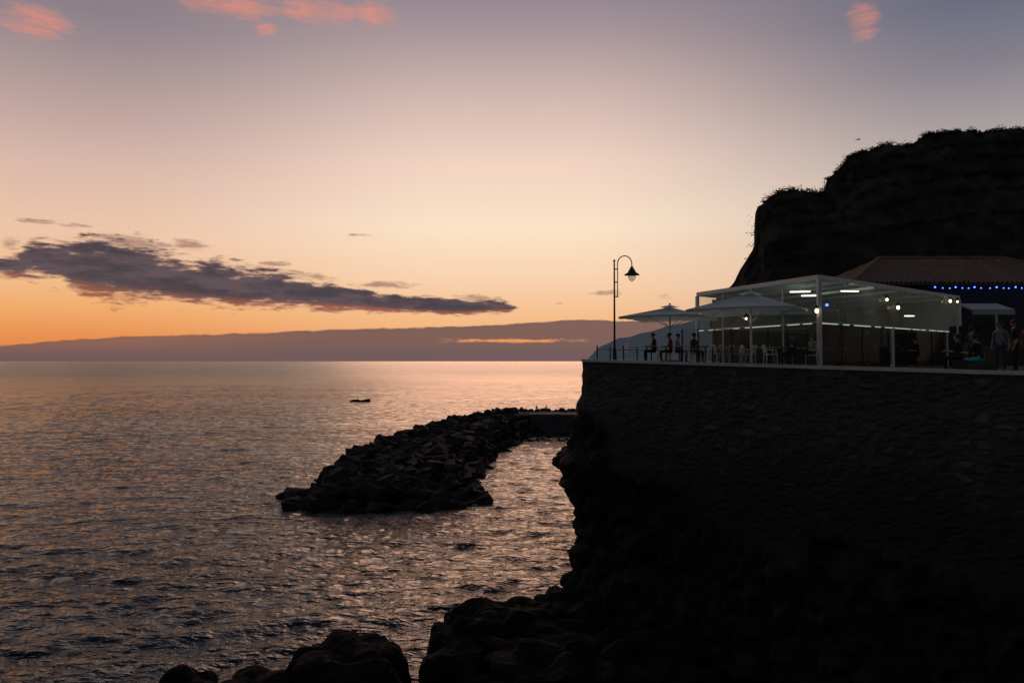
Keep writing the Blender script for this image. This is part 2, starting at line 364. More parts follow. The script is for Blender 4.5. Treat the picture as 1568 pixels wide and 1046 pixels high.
for i in range(29):
    u0=i*1.45; u1=u0+1.44; p0=UV(u0,.12);p1=UV(u1,.12)
    mb.beam((p0[0],p0[1],zt(*p0)+.035),(p1[0],p1[1],zt(*p1)+.035),.38,.12,'cap')
for i in range(6):
    a0=Vector((A.x+.12,A.y+.1,0))+Bd*(i*1.5+.15); b0=a0+Bd*1.49; mb.beam((a0.x,a0.y,zt(*a0.xy)+.035),(b0.x,b0.y,zt(*b0.xy)+.035),.34,.12,'cap')
mb.obj('terrace_kerb')
mb=MB(); mb.box((8,-14,5.2),(46,33,12.4),'conc'); mb.obj('promenade')

# ------------------------------------------------------------ ROCKS
def hull(seed,boxy):
    r_=random.Random(seed); bm=bmesh.new()
    for i in range(11 if boxy>.5 else 14):
        v=Vector((r_.uniform(-1,1),r_.uniform(-1,1),r_.uniform(-1,1)))
        mx=max(abs(v.x),abs(v.y),abs(v.z)); l=v.length
        v=v/(mx*boxy+l*(1-boxy)); bm.verts.new(v)
    g_=bmesh.ops.convex_hull(bm,input=bm.verts)
    for v in [v for v in bm.verts if not v.link_faces]: bm.verts.remove(v)
    bm.verts.index_update(); V=[v.co.copy() for v in bm.verts]; Fa=[[v.index for v in f.verts] for f in bm.faces]; bm.free(); return V,Fa
H=[hull(i,.9 if i%2 else .4) for i in range(22)]
def rock(mb,c,s,k,tilt=.5):
    V,Fa=H[R.randrange(len(H))]
    m3=Matrix.Rotation(R.uniform(0,6.28),3,'Z')@Matrix.Rotation(R.uniform(-tilt,tilt),3,'X')@Matrix.Rotation(R.uniform(-tilt,tilt),3,'Y')
    mb.add([m3@Vector((v.x*s[0],v.y*s[1],v.z*s[2]))+Vector(c) for v in V],Fa,k)
def cblock(mb,c,s,k,ang,tilt=.15):
    m3=Matrix.Rotation(ang,3,'Z')@Matrix.Rotation(R.uniform(-tilt,tilt),3,'X')@Matrix.Rotation(R.uniform(-tilt,tilt),3,'Y')
    jit=lambda:R.uniform(-.1,.1)
    vs=[m3@Vector((X*s[0]+jit(),Y*s[1]+jit(),Z*s[2]+jit()*.6))+Vector(c) for X in(-1,1) for Y in(-1,1) for Z in(-1,1)]
    mb.add(vs,[(0,1,3,2),(4,6,7,5),(0,4,5,1),(2,3,7,6),(0,2,6,4),(1,5,7,3)],k)
def pathpt(P,t):
    n=len(P)-1; i=min(int(t*n),n-1); f=t*n-i; a=P[i];b=P[i+1]
    return [a[j]+(b[j]-a[j])*f for j in range(len(a))]
BW=[(-12,67,8.2,1.7),(-11.8,72,8.6,2.8),(-11.6,80,8.2,3.2),(-10.6,90,7.5,3.35),(-8.8,102,6.7,3.5),(-6.4,114,6.2,3.5),(-3.6,127,6.0,3.4),(0.5,138,6.0,3.4)]
mb=MB()
co=[];NS=120;NW=34
for i in range(NS+1):
    cx,cy,hw_,zt_=pathpt(BW,i/NS); ax,ay,_,_=pathpt(BW,max(0,i/NS-.02)); bx,by,_,_=pathpt(BW,min(1,i/NS+.02)); d=Vector((bx-ax,by-ay,0)).normalized(); nrm=Vector((d.y,-d.x,0))
    for j in range(NW+1):
        s_=-1+2*j/NW; z=min(1,(1-abs(s_))*1.9)*(zt_+.05)-.6
        z+=noise.noise(Vector((cx+s_*8,cy,0))*.5)*.3+noise.noise(Vector((cx+s_*8,cy,3))*1.5)*.3
        co.append((cx+nrm.x*s_*(hw_-.5),cy+nrm.y*s_*(hw_-.5),z))
f=gridf(NS+1,NW+1); mb.add(co,[tuple(q) for q in f.tolist()],'mole',False)
for i in range(2300):
    t=R.random()**1.1; cx,cy,hw_,zt_=pathpt(BW,t); ax,ay,_,_=pathpt(BW,max(0,t-.02)); bx,by,_,_=pathpt(BW,min(1,t+.02)); d=Vector((bx-ax,by-ay,0)).normalized(); nrm=Vector((d.y,-d.x,0))
    s_=R.uniform(-1,1); z=min(1,(1-abs(s_))*1.9)*zt_-.62+R.uniform(-.25,.12)
    sz=R.uniform(.4,.95) if R.random()<.85 else R.uniform(.9,1.3)
    if i%15==0: s_=R.uniform(-.62,-.42); z=zt_-.35+R.uniform(-.2,.35); sz=R.uniform(.8,1.2)
    pc=(cx+nrm.x*s_*hw_,cy+nrm.y*s_*hw_,z)
    if s_>.1 and R.random()<.5 and t>.2: cblock(mb,pc,(sz*1.1,sz*.8,sz*.5),'mole',math.atan2(d.y,d.x)+R.uniform(-.15,.15),.22)
    else: rock(mb,pc,(sz*R.uniform(.9,1.6),sz*R.uniform(.7,1.2),sz*R.uniform(.5,.8)),'mole',.55)
for i in range(110):
    rock(mb,(R.uniform(-20.0,-4),R.uniform(65,69.5),R.uniform(-.5,.4)),(R.uniform(.6,1.4),R.uniform(.6,1.1),R.uniform(.4,.8)),'mole')
for q in [(-2.8,69,.1,1.2),(-3.6,70.5,.4,1.2),(-5,70,.5,1.2),(-21.4,71,.1,1.2),(-20.6,70,.5,1.2)]: rock(mb,q[:3],(q[3],q[3]*.9,q[3]*.5),'mole',.2)
mb.obj('rock_breakwater')
mb=MB()
x0=.5
while x0<42:
    L=R.uniform(3,4.5); mb.box((x0+L/2,139.5,1.0),(L-.05,11,4.7+R.uniform(-.08,.08)),'quay'); x0+=L
for i in range(34): rock(mb,(R.uniform(1,14),R.uniform(141,145),3.2+R.uniform(-.1,.25)),(R.uniform(.5,1),.6,R.uniform(.3,.6)),'mole')
for i in range(26): rock(mb,(R.uniform(1.5,12),R.uniform(121,130),-.1),(R.uniform(.4,.9),.5,R.uniform(.25,.4)),'mole')
for i in range(8): rock(mb,(R.uniform(-1.5,.5),R.uniform(144,147),3.2),(.9,.8,.7),'mole')
mb.obj('concrete_quay')
mb=MB()
for q in [(-49,238,-.1,2.6,.9),(-47,239,.2,1.7,.7),(-51,239,.1,1.4,.5)]: rock(mb,q[:3],(q[3],1.4,q[4]),'basalt',.12)
mb.obj('sea_rock')
def boulder(name,c,s,seed,sub=5,amp=.34):
    bm=bmesh.new(); bmesh.ops.create_icosphere(bm,subdivisions=sub,radius=1); so_=Vector((seed*3.7,seed*1.3,0))
    for v in bm.verts:
        p_=v.co.copy(); q=Vector((p_.x*s[0],p_.y*s[1],p_.z*s[2])); dd=noise.voronoi(q*.7+so_)[0]
        k=1+amp*(dd[1]-dd[0]-.3)+.16*noise.fractal(q*.8+so_,1,2,4)
        m_=max(abs(p_.x),abs(p_.y),abs(p_.z)); k*=(1/(.6*m_+.4))**.8
        v.co=q*k
    me=bpy.data.meshes.new(name); bm.to_mesh(me); bm.free(); me.materials.append(M['basalt'])
    o=bpy.data.objects.new(name,me); o.location=c; sc.collection.objects.link(o); return o
boulder('shore_rock',(.3,31.5,.75),(3.3,2.6,2.0),1)
boulder('shore_rock',(-2.0,29.5,.3),(1.5,2.2,2.1),2,5)
boulder('shore_rock',(-1.4,32,.7),(1.6,1.6,1.9),12,5)
boulder('shore_rock',(2.8,33,1.0),(2.2,2.4,1.7),3,5)
boulder('shore_rock',(-6.3,28.2,.40),(2.3,2.0,1.95),4)
boulder('shore_rock',(-9.4,27.4,.2),(1.5,1.4,1.35),5,5)
boulder('shore_rock',(-11.8,27.6,.2),(1.1,1.0,1.45),6,5)
boulder('shore_rock',(3,27.5,.5),(4.5,3,2.2),8)
boulder('shore_rock',(-13.6,26.8,.0),(1.1,1.0,1.0),9,5)
boulder('shore_rock',(-8.0,26.6,.1),(1.2,1.2,1.2),10,4)

# ------------------------------------------------------------ CLIFF HILL
ridge=[(1080,478),(1100,452),(1117,438),(1130,418),(1148,388),(1152,372),(1154,330),(1160,318),(1178,302),(1200,292),(1235,293),(1264,289),(1271,285),(1275,268),(1292,254),(1302,238),(1320,232),(1345,226),(1352,220),(1372,218),(1400,216),(1418,208),(1424,203),(1450,200),(1500,194),(1568,197),(1700,188),(1900,190),(2300,230),(3000,330)]
pxs=[];p_=1080
while p_<1600: pxs.append(p_); p_+=2.2
while p_<3000: pxs.append(p_); p_+=14
hillm=bpy.data.materials.new('hill_rock'); hillm.use_nodes=True; T=NT(hillm.node_tree); b=hillm.node_tree.nodes['Principled BSDF']; b.inputs['Roughness'].default_value=.95; b.inputs['Specular IOR Level'].default_value=.15
ob=T.n('ShaderNodeTexCoord').outputs['Object']; ge=T.n('ShaderNodeSeparateXYZ'); T.L.new(ob,ge.inputs[0])
rc=T.ramp(T.noise(ob,.18,5,.65),[(.3,(.06,.057,.053,1)),(.6,(.125,.115,.10,1)),(.75,(.20,.18,.16,1))])
vg=T.m('MULTIPLY',T.ss(T.noise(ob,.35,5,.7),.42,.58),T.ss(ge.outputs[2],25,42))
T.L.new(T.mix(vg,rc,(.13,.125,.08,1)),b.inputs['Base Color'])
bp=T.n('ShaderNodeBump'); bp.inputs['Distance'].default_value=2.4; T.L.new(T.noise(ob,.6,6,.7),bp.inputs['Height']); T.L.new(bp.outputs[0],b.inputs['Normal'])
NV=70; co=[];crest=[]
for px in pxs:
    py=interp(px,ridge); zr=gz(py,150)
    for j in range(NV+14):
        if j<NV:
            f=j/(NV-1); z=8+(zr-8)*f; d=128+22*f**1.3
        else: d=150+(j-NV+1)**1.6*3; z=zr-(j-NV+1)*.3
        X_=gx(px,150)*(.9+.1*min(1,d/150)) if d<150 else gx(px,150)+ (d-150)*.75
        P3=Vector((X_,d,z)); a=1 if j<NV else .3
        q=P3*.09; nf=noise.fractal(q,1,2,5)*3.0+noise.fractal(Vector((q.x*3,q.y*3,q.z*.8)),1,2,3)*1.6; k=min(1,(z-8)/6)
        y_=d-nf*a*k; x_=X_-nf*.16*a*k*min(1,(px-1080)/200)
        zz=z+noise.fractal(P3*.35,1,2,3)*.35*(1 if j>=NV-6 else .3)
        co.append((x_,y_,zz))
        if j in(NV-1,NV+1): crest.append((x_,y_,zz,px,1))
        elif j in(NV-5,NV-9,NV-14,NV-19,NV-26) and R.random()<.6: crest.append((x_,y_-.3,zz,px,0))
npmesh('cliff_hill',co,gridf(len(pxs),NV+14),hillm)
mb=MB()
for (x,y,z,px,top_) in crest:
    if px>1600 or px<1146: continue
    if noise.noise(Vector((x*.35,z*.3,1)))<-.15: continue
    if R.random()<.25: continue
    s_=R.uniform(.2,.6)*(1 if top_ else 1.2)*(1.4 if px<1270 else .9)
    for q in range(R.randrange(34,60)):
        c_=Vector((x+R.gauss(0,s_),y+R.gauss(0,s_),z+R.gauss(0,s_*.55)+.05)); a=Vector((R.gauss(0,1),R.gauss(0,1),R.gauss(0,1))).normalized()*R.uniform(.12,.24); b_=a.orthogonal().normalized()*R.uniform(.10,.18)
        mb.add([c_-a,c_+b_,c_+a,c_-b_],[(0,1,2,3)],'leaf')
mb.obj('hill_vegetation')
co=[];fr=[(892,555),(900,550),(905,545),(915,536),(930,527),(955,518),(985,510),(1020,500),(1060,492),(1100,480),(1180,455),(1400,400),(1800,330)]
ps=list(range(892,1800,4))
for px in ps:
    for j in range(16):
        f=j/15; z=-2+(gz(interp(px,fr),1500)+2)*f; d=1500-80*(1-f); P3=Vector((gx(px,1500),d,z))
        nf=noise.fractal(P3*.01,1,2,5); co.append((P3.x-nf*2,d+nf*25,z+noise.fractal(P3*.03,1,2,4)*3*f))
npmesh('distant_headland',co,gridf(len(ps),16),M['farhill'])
mb=MB(); X_=gx(1265,150); mb.cyl((X_,150,gz(296,150)),(X_,150,gz(273,150)),.07,.05,'iron'); mb.beam((X_-.6,150,gz(278,150)),(X_+.6,150,gz(278,150)),.06,.06,'iron'); mb.beam((X_-.4,150,gz(283,150)),(X_+.4,150,gz(283,150)),.06,.06,'iron'); mb.obj('antenna_mast')
mb=MB(); bx,by,bz=gx(1318,110),110,gz(212,110)
mb.cyl((bx-.3,by,bz),(bx,by,bz+.02),.03,.09,'iron',8); mb.cyl((bx,by,bz+.02),(bx+.28,by,bz+.02),.09,.03,'iron',8)
for s_ in(-1,1): mb.add([(bx-.1,by,bz),(bx+.12,by,bz),(bx+.08,by+s_*.35,bz+.14),(bx-.06,by+s_*.35,bz+.14)],[(0,1,2,3)],'iron'); mb.add([(bx+.08,by+s_*.35,bz+.14),(bx-.06,by+s_*.35,bz+.14),(bx-.14,by+s_*.75,bz+.02)],[(0,1,2)],'iron')
mb.add([(bx-.28,by,bz),(bx-.45,by-.08,bz),(bx-.45,by+.08,bz)],[(0,1,2)],'iron'); mb.ball((bx+.3,by,bz+.04),.06,'iron'); mb.obj('bird')

# ------------------------------------------------------------ STREET LAMP
mb=MB(); d=33.4; lx=gx(941,d); z0=zt(lx,d)
mb.lathe((lx,d,z0),[(.001,0),(.15,0),(.15,.06),(.10,.12),(.085,.5),(.065,.6),(.055,.65)],'iron',14)
mb.cyl((lx,d,z0+.6),(lx,d,gz(400,d)),.05,.034,'iron'); mb.ball((lx,d,gz(399,d)),.055,'iron')
x2=gx(946,d); 
mb.cyl((x2,d,z0+2.9),(x2,d,gz(404,d)),.022,.022,'iron')
for z in(z0+2.95,z0+3.6,gz(412,d)): mb.beam((lx,d,z),(x2,d,z),.05,.05,'iron')
rr=gx(968,d)-x2; rr/=2; cz=gz(404,d); prev=None
for i in range(19):
    t=math.pi-math.pi*i/18; q=(x2+rr+rr*math.cos(t),d,cz+rr*1.12*math.sin(t))
    if prev: mb.cyl(prev,q,.024,.024,'iron',8)
    prev=q
ex=x2+2*rr; mb.cyl((ex,d,cz),(ex,d,gz(409,d)),.024,.03,'iron')
zc=gz(409,d); mb.lathe((ex,d,zc),[(.03,.03),(.07,0),(.10,-.08),(.16,-.16),(.19,-.24),(.34,-.33),(.35,-.36),(.18,-.34),(.02,-.30)],'iron',18)
mb.lathe((ex,d,zc-.35),[(.17,0),(.18,-.1),(.13,-.22),(.05,-.29),(.001,-.30)],'lglass',14)
mb.obj('street_lamp')

# ------------------------------------------------------------ UMBRELLAS
def umbrella(px,d,apy,half,drop,rot,zt_off=0):
    mb=MB(); x=gx(px,d); z0=zt(x,d); za=gz(apy,d)
    mb.box((x,d,z0+.06),(.7,.7,.12),'conc',rot); mb.cyl((x,d,z0+.1),(x,d,za-.05),.045,.04,'white'); mb.ball((x,d,za+.04),.05,'white')
    C=[]
    for i in range(4): a=rot+math.pi/4+i*math.pi/2; C.append(Vector((x+half*1.414*math.cos(a),d+half*1.414*math.sin(a),za-drop)))
    ap=Vector((x,d,za-.10))
    for i in range(4):
        a,b_=C[i],C[(i+1)%4]; vs=[];ff=[]
        for r_ in range(7):
            t=r_/6
            for q in range(9):
                s_=q/8; p=ap.lerp(a.lerp(b_,s_),t); p.z-=math.sin(math.pi*t)*.08*(4*s_*(1-s_)) ; p.z+= (.05*t*4*s_*(1-s_)); vs.append(p)
        for r_ in range(6):
            for q in range(8): ff.append((r_*9+q,r_*9+q+1,r_*9+q+10,r_*9+q+9))
        mb.add(vs,ff,'canvas',True)
        e=[vs[54+q] for q in range(9)]; lo=[p-Vector((0,0,.09+.02*(q%2))) for q,p in enumerate(e)]; mb.add(e+lo,[(q,q+1,q+10,q+9) for q in range(8)],'canvas',True)
        mb.beam(ap+Vector((0,0,-.03)),a+Vector((0,0,-.03)),.025,.03,'white'); hub=Vector((x,d,za-drop-.45)); mb.beam(hub,ap.lerp(a,.55)+Vector((0,0,-.04)),.02,.025,'white')
        ca=ap.lerp(a,.2)+Vector((0,0,.09)); cb_=ap.lerp(b_,.2)+Vector((0,0,.09)); mb.add([Vector((x,d,za)),ca,cb_],[(0,1,2)],'canvas')
    mb.obj('patio_umbrella')
umbrella(1026,33.4,467,1.8,.58,math.radians(-28))
umbrella(1150,29.0,445,2.0,.80,math.radians(-30))

# ------------------------------------------------------------ PAVILION
C1=Vector((11.77,28.3,0)); C0=Vector((8.96,35.7,0)); C2=Vector((22.7,37.5,0)); C3=C0+(C2-C1)
ZR=16.2
pv=empty('glass_pavilion')
def zz(p,z): return Vector((p.x,p.y,z))
fr=MB()
for a,b_ in((C0,C1),(C1,C2),(C2,C3),(C3,C0)): fr.beam(zz(a,ZR+.02),zz(b_,ZR+.02),.10,.17,'white')
for i in range(1,6):
    t=i/6; fr.beam(zz(C0.lerp(C3,t),ZR-.08),zz(C1.lerp(C2,t),ZR-.08),.06,.1,'white')
for p in(C0,C1,C2,C3): fr.box((p.x,p.y,(zt(p.x,p.y)+ZR-.07)/2),(.14,.14,ZR-.07-zt(p.x,p.y)),'white',.2)
for t,w_ in((.25,.05),(.5,.06),(.75,.05)):
    p=C0.lerp(C1,t); fr.box((p.x,p.y,(zt(p.x,p.y)+ZR-.07)/2),(w_,w_,ZR-.07-zt(p.x,p.y)),'white',.2)
for t in(.45,.88):
    p=C1.lerp(C2,t); fr.box((p.x,p.y,(zt(p.x,p.y)+14.4)/2),(.12,.12,14.4-zt(p.x,p.y)),'white',.2)
fr.obj('frame',pv)
vs=[];ff=[];n=25
for i in range(n):
    for j in range(13):
        s_=i/(n-1); t=j/12; p=C0.lerp(C3,s_).lerp(C1.lerp(C2,s_),t); sag=-.04*abs(math.sin(math.pi*6*s_)); vs.append((p.x,p.y,ZR+.12+sag))
for i in range(n-1):
    for j in range(12): a=i*13+j; ff.append((a,a+1,a+14,a+13))
rf=MB(); rf.add(vs,ff,'roofing',True); rf.obj('membrane_roof',pv)
gl=MB()
for a,b_ in((C0,C1),(C1,C2)):
    n=5 if a is C0 else 7
    for i in range(n):
        p=a.lerp(b_,(i+.01)/n); q=a.lerp(b_,(i+.99)/n); gl.add([zz(p,14.52),zz(q,14.52),zz(q,ZR-.07),zz(p,ZR-.07)],[(0,1,2,3)],'pvc')
        gl.add([zz(p,zt(p.x,p.y)+.1),zz(q,zt(q.x,q.y)+.1),zz(q,14.42),zz(p,14.42)],[(0,1,2,3)],'glass' if a is C0 else 'tint')
gl.obj('glass_panels',pv)
rl=MB()
for a,b_ in((C0,C1),(C1,C2)):
    n=9 if a is C0 else 15
    for i in range(n):
        p=a.lerp(b_,(i+.03)/n); q=a.lerp(b_,(i+R.choice((.55,.8,.97)))/n); rl.beam(zz(p,14.45),zz(q,14.45),.04,.025,'led')
    rl.beam(zz(a,14.49),zz(b_,14.49),.07,.04,'steel')
    n=6 if a is C0 else 8
    for i in range(1,n): p=a.lerp(b_,i/n); rl.box((p.x,p.y,(zt(p.x,p.y)+14.42)/2),(.04,.04,14.42-zt(p.x,p.y)),'iron')
rl.obj('lit_balustrade',pv)
bw=MB(); bw.beam(zz(C3,15.3)+Vector((-.1,.3,0)),zz(C2,15.3)+Vector((.1,.3,0)),.12,1.6,'rwall'); bw.beam(zz(C3,13.6)+Vector((-.1,.3,0)),zz(C2,13.6)+Vector((.1,.3,0)),.15,1.7,'dwall')
bw.beam(zz(C0,15.35)+Vector((1.2,1.6,0)),zz(C3,15.35)+Vector((0,.5,0)),.12,1.5,'rwall'); bw.beam(zz(C0,13.7)+Vector((1.2,1.6,0)),zz(C3,13.7)+Vector((0,.5,0)),.14,1.75,'dwall'); bw.obj('rear_wall',pv)
ct_=MB(); p=C1.lerp(C3,.62); ct_.box((p.x,p.y,zt(p.x,p.y)+.55),(3.6,.8,1.1),'dwall',.7); ct_.box((p.x,p.y,zt(p.x,p.y)+1.13),(3.8,.95,.05),'wood',.7); ct_.box((p.x+.8,p.y+1.6,zt(p.x,p.y)+1.0),(2.6,.5,2.0),'wood',.7); ct_.obj('bar_counter',pv)
lt=MB(); LP=[]
def tube(px,py,d,L,ang):
    x,z=gx(px,d),gz(py,d); v=Vector((math.cos(ang),math.sin(ang),0))*L/2; c_=Vector((x,d,z))
    lt.cyl(c_-v,c_+v,.025,.025,'tube',8); lt.beam(c_-v+Vector((0,0,.05)),c_+v+Vector((0,0,.05)),.09,.04,'white'); LP.append((c_-Vector((0,0,.15)),(.97,1,.84)))
tube(1226,447,32.4,.85,-.2); tube(1240,453,33.8,.7,-.2); tube(1302,446,31.6,.8,.1); tube(1393,484,38.0,.5,0)
lt.obj('fluorescent_lamps',pv)
bb=MB()
def bulb(px,py,d,r=.07):
    x,z=gx(px,d),gz(py,d); bb.ball((x,d,z),r,'bulb',1.3); bb.cyl((x,d,z+r*1.2),(x,d,z+.22),.035,.02,'iron',8); bb.lathe((x,d,z+.1),[(.02,.1),(.09,.02),(.1,0)],'iron')
bulb(1251,476,28.15,.065); bulb(1359,459,31.8,.05); bulb(1376,471,32.4,.065); bulb(1456,461,36.3,.06); bulb(1143,488,28.85,.035); bulb(1467,462,37.0,.04)
bb.obj('wall_lanterns',pv)
b2=MB(); x,d,z=gx(1267,28.6),28.6,gz(467,28.6); b2.ball((x,d,z),.055,'bluel'); b2.cyl((x,d,z+.05),(x,d,z+.2),.03,.03,'iron'); b2.obj('blue_lamp',pv)
for i,(p,cl) in enumerate(LP):
    l=bpy.data.lights.new('pavilion_light','POINT'); l.energy=6.5 if i<3 else 6; l.color=cl; l.shadow_soft_size=.25; o=bpy.data.objects.new('pavilion_light',l); o.location=p-Vector((0,0,.15)); o.parent=pv; sc.collection.objects.link(o)
aw=MB(); d=34; xa,xb=gx(1465,d),gx(1528,d); za=gz(465,d); 
aw.add([(xa,d,za),(xb,d,za),(xb,d-1.2,za-.35),(xa,d-1.2,za-.35)],[(0,1,2,3)],'roofing'); aw.add([(xa,d-1.2,za-.35),(xb,d-1.2,za-.35),(xb,d-1.2,za-.58),(xa,d-1.2,za-.58)],[(0,1,2,3)],'roofing')
for x in(xa+.05,xb-.05): aw.cyl((x,d,zt(x,d)),(x,d,za),.04,.04,'white'); aw.beam((x,d,za-.05),(x,d-1.2,za-.4),.03,.03,'white')
aw.box(((xa+xb)/2,d+.4,zt(xa,d)+.95),(xb-xa-.2,.7,1.9),'dwall'); aw.box(((xa+xb)/2,d-.2,zt(xa,d)+.5),(xb-xa-.1,.5,1.0),'wood'); aw.obj('awning_kiosk')

# ------------------------------------------------------------ TILED HOUSE
hs=empty('tiled_roof_house'); hb=MB(); x0,x1,y0,y1=21.8,37.4,46.6,55; ze=17.9
zg=12.5
def wallo(xa,xb,za,zb,y=y0): hb.box(((xa+xb)/2,y+.15,(za+zb)/2),(xb-xa,.3,zb-za),'dwall')
ops=[(23.5,24.7,13.6,15.4),(26.5,27.8,12.6,15.0),(29.6,30.8,13.6,15.4),(33,34.4,12.6,15.0)]
xc=x0
for a,b_,c_,e_ in ops:
    wallo(xc,a,zg,ze); wallo(a,b_,e_,ze); 
    if c_>13: wallo(a,b_,zg,c_); hb.box(((a+b_)/2,y0-.03,c_-.03),(b_-a+.2,.1,.06),'conc')
    hb.box(((a+b_)/2,y0+.2,(c_+e_)/2),(.05,.05,e_-c_),'wood'); hb.box(((a+b_)/2,y0+.22,(c_+e_)/2+.2),(b_-a,.04,.05),'wood')
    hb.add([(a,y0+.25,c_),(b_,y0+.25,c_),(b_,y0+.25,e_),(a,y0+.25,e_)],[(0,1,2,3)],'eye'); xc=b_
wallo(xc,x1,zg,ze); hb.box((x0+.15,(y0+.302+y1)/2,(zg+ze)/2),(.3,y1-y0-.3,ze-zg),'dwall'); hb.box((x1-.15,(y0+.302+y1)/2,(zg+ze)/2),(.3,y1-y0-.3,ze-zg),'dwall'); hb.box(((x0+x1)/2,y1,(zg+ze)/2),(x1-x0-.7,.3,ze-zg),'dwall'); hb.obj('walls',hs)
ov=.6; EX0,EX1,EY0,EY1=x0-ov,x1+ov,y0-ov,y1+ov; RY=(y0+y1)/2; zr_=20.05; RX0,RX1=25.3,33.8
rfm=MB()
def slope(a,b_,c_,d_,nt_,nrow=14):
    vs=[];ff=[]; n=nt_*6
    a,b_,c_,d_=map(Vector,(a,b_,c_,d_)); nrm=((b_-a).cross(d_-a)).normalized()
    if nrm.z<0: nrm=-nrm
    for r_ in range(nrow+1):
        for q in range(n+1):
            t=r_/nrow; s_=q/n; p=a.lerp(b_,s_).lerp(d_.lerp(c_,s_),t)
            al=(p-a).dot((b_-a).normalized()); vs.append(p+nrm*(.07*math.sin(al/.30*2*math.pi)+.02*(r_%2)))
    for r_ in range(nrow):
        for q in range(n): o_=r_*(n+1)+q; ff.append((o_,o_+1,o_+n+2,o_+n+1))
    rfm.add(vs,ff,'tile',True)
slope((EX0,EY0,ze),(EX1,EY0,ze),(RX1,RY,zr_),(RX0,RY,zr_),64)
slope((EX1,EY1,ze),(EX0,EY1,ze),(RX0,RY,zr_),(RX1,RY,zr_),30)
slope((EX0,EY1,ze),(EX0,EY0,ze),(RX0,RY,zr_),(RX0,RY,zr_),38)
slope((EX1,EY0,ze),(EX1,EY1,ze),(RX1,RY,zr_),(RX1,RY,zr_),38)
for a,b_ in(((RX0,RY,zr_),(RX1,RY,zr_)),((EX0,EY0,ze),(RX0,RY,zr_)),((EX1,EY0,ze),(RX1,RY,zr_))): rfm.cyl(Vector(a)+Vector((0,0,.05)),Vector(b_)+Vector((0,0,.05)),.11,.11,'tile',8)
rfm.box(((EX0+EX1)/2,(EY0+EY1)/2,ze-.09),(EX1-EX0-.1,EY1-EY0-.1,.1),'wood'); rfm.obj('roof',hs)
sl_=MB(); 
for i in range(28):
    x=EX1-.3-i*.42+R.uniform(-.08,.08); z=ze-.3-.08*math.sin(i*1.05)**2; sl_.ball((x,EY0-.02,z),.04 if i%3 else .055,'bluel'); 
    if i: sl_.beam(pr,(x,EY0-.02,z+.05),.012,.012,'iron')
    pr=(x,EY0-.02,z+.05)
sl_.obj('string_lights')

# ------------------------------------------------------------ RAILING, FURNITURE
mb=MB(); prev=None
for i in range(9):
    u=.5+i*.72; x,y=UV(u,.45+.03*i); z=zt(x,y); mb.cyl((x,y,z),(x,y,z+(.62 if i%2 else .72)),.03,.03,'iron',8); mb.ball((x,y,z+.68),.04,'iron')
    if prev: mb.cyl(prev,(x,y,z+.55),.012,.012,'iron',6)
    prev=(x,y,z+.55)
mb.obj('bollard_railing')
mb=MB()
for i in range(8):
    u=4.4+i*.78; x,y=UV(u,1.4); z=zt(x,y); mb.box((x,y,z+.72),(.05,.05,1.45),'iron',-.78)
    if i<7:
        x2_,y2_=UV(u+.78,1.4); mb.beam((x,y,z+1.46),(x2_,y2_,zt(x2_,y2_)+1.46),.04,.03,'steel'); a=Vector((x,y,z+.15)).lerp(Vector((x2_,y2_,z+.15)),.05); b_=Vector((x,y,z+.15)).lerp(Vector((x2_,y2_,z+.15)),.95)
        mb.add([a,b_,b_+Vector((0,0,1.25)),a+Vector((0,0,1.25))],[(0,1,2,3)],'glass')
mb.obj('glass_windscreen')
def chair(x,y,rot,k='white'):
    z=zt(x,y); mb=MB(); m=Matrix.Rotation(rot,3,'Z')
    def P(a,b_,c_): q=m@Vector((a,b_,c_)); return (x+q.x,y+q.y,z+q.z)
    for a in(-.2,.2):
        mb.cyl(P(a,.2,0),P(a*.95,.18,.45),.016,.018,k,8); mb.cyl(P(a,-.24,0),P(a*.95,-.19,.45),.016,.018,k,8); mb.cyl(P(a*.95,-.19,.45),P(a*.95,-.28,.85),.018,.015,k,8)
        mb.beam(P(a*1.12,.15,.64),P(a*1.12,-.22,.66),.05,.025,k); mb.cyl(P(a*1.1,.14,.45),P(a*1.12,.14,.64),.013,.013,k,6)
    mb.box((P(0,0,.46)),(.44,.44,.035),k,rot)
    for h_ in(.56,.64,.72,.8): mb.beam(P(-.19,-.2-(h_-.45)*.22,h_),P(.19,-.2-(h_-.45)*.22,h_),.02,.045,k)
    mb.obj('terrace_chair')
def table(x,y,k='white'):
    z=zt(x,y); mb=MB(); mb.lathe((x,y,z),[(.001,.0),(.24,0),(.24,.02),(.05,.05),(.03,.1),(.03,.7),(.1,.72)],'iron'); mb.box((x,y,z+.74),(.75,.75,.03),k,.5); mb.cyl((x+.1,y+.1,z+.755),(x+.1,y+.1,z+.87),.03,.035,'canvas',8); mb.obj('cafe_table')
tb=[(990,33.8),(1040,33.6),(1080,32.0),(1120,31.2),(1175,30.2),(1210,28.6),(1100,33.5),(1280,32),(1320,33),(1380,36),(1240,32.5),(1340,35)]
for i,(px,d) in enumerate(tb):
    x=gx(px,d); table(x,d,'wood' if i%3==2 else 'white'); r0=R.uniform(-.3,.3)
    for s_ in(-1,1):
        a=r0+s_*1.4; chair(x+math.sin(a)*.75,d-math.cos(a)*.75*.9,a,'white' if i<7 else 'iron')

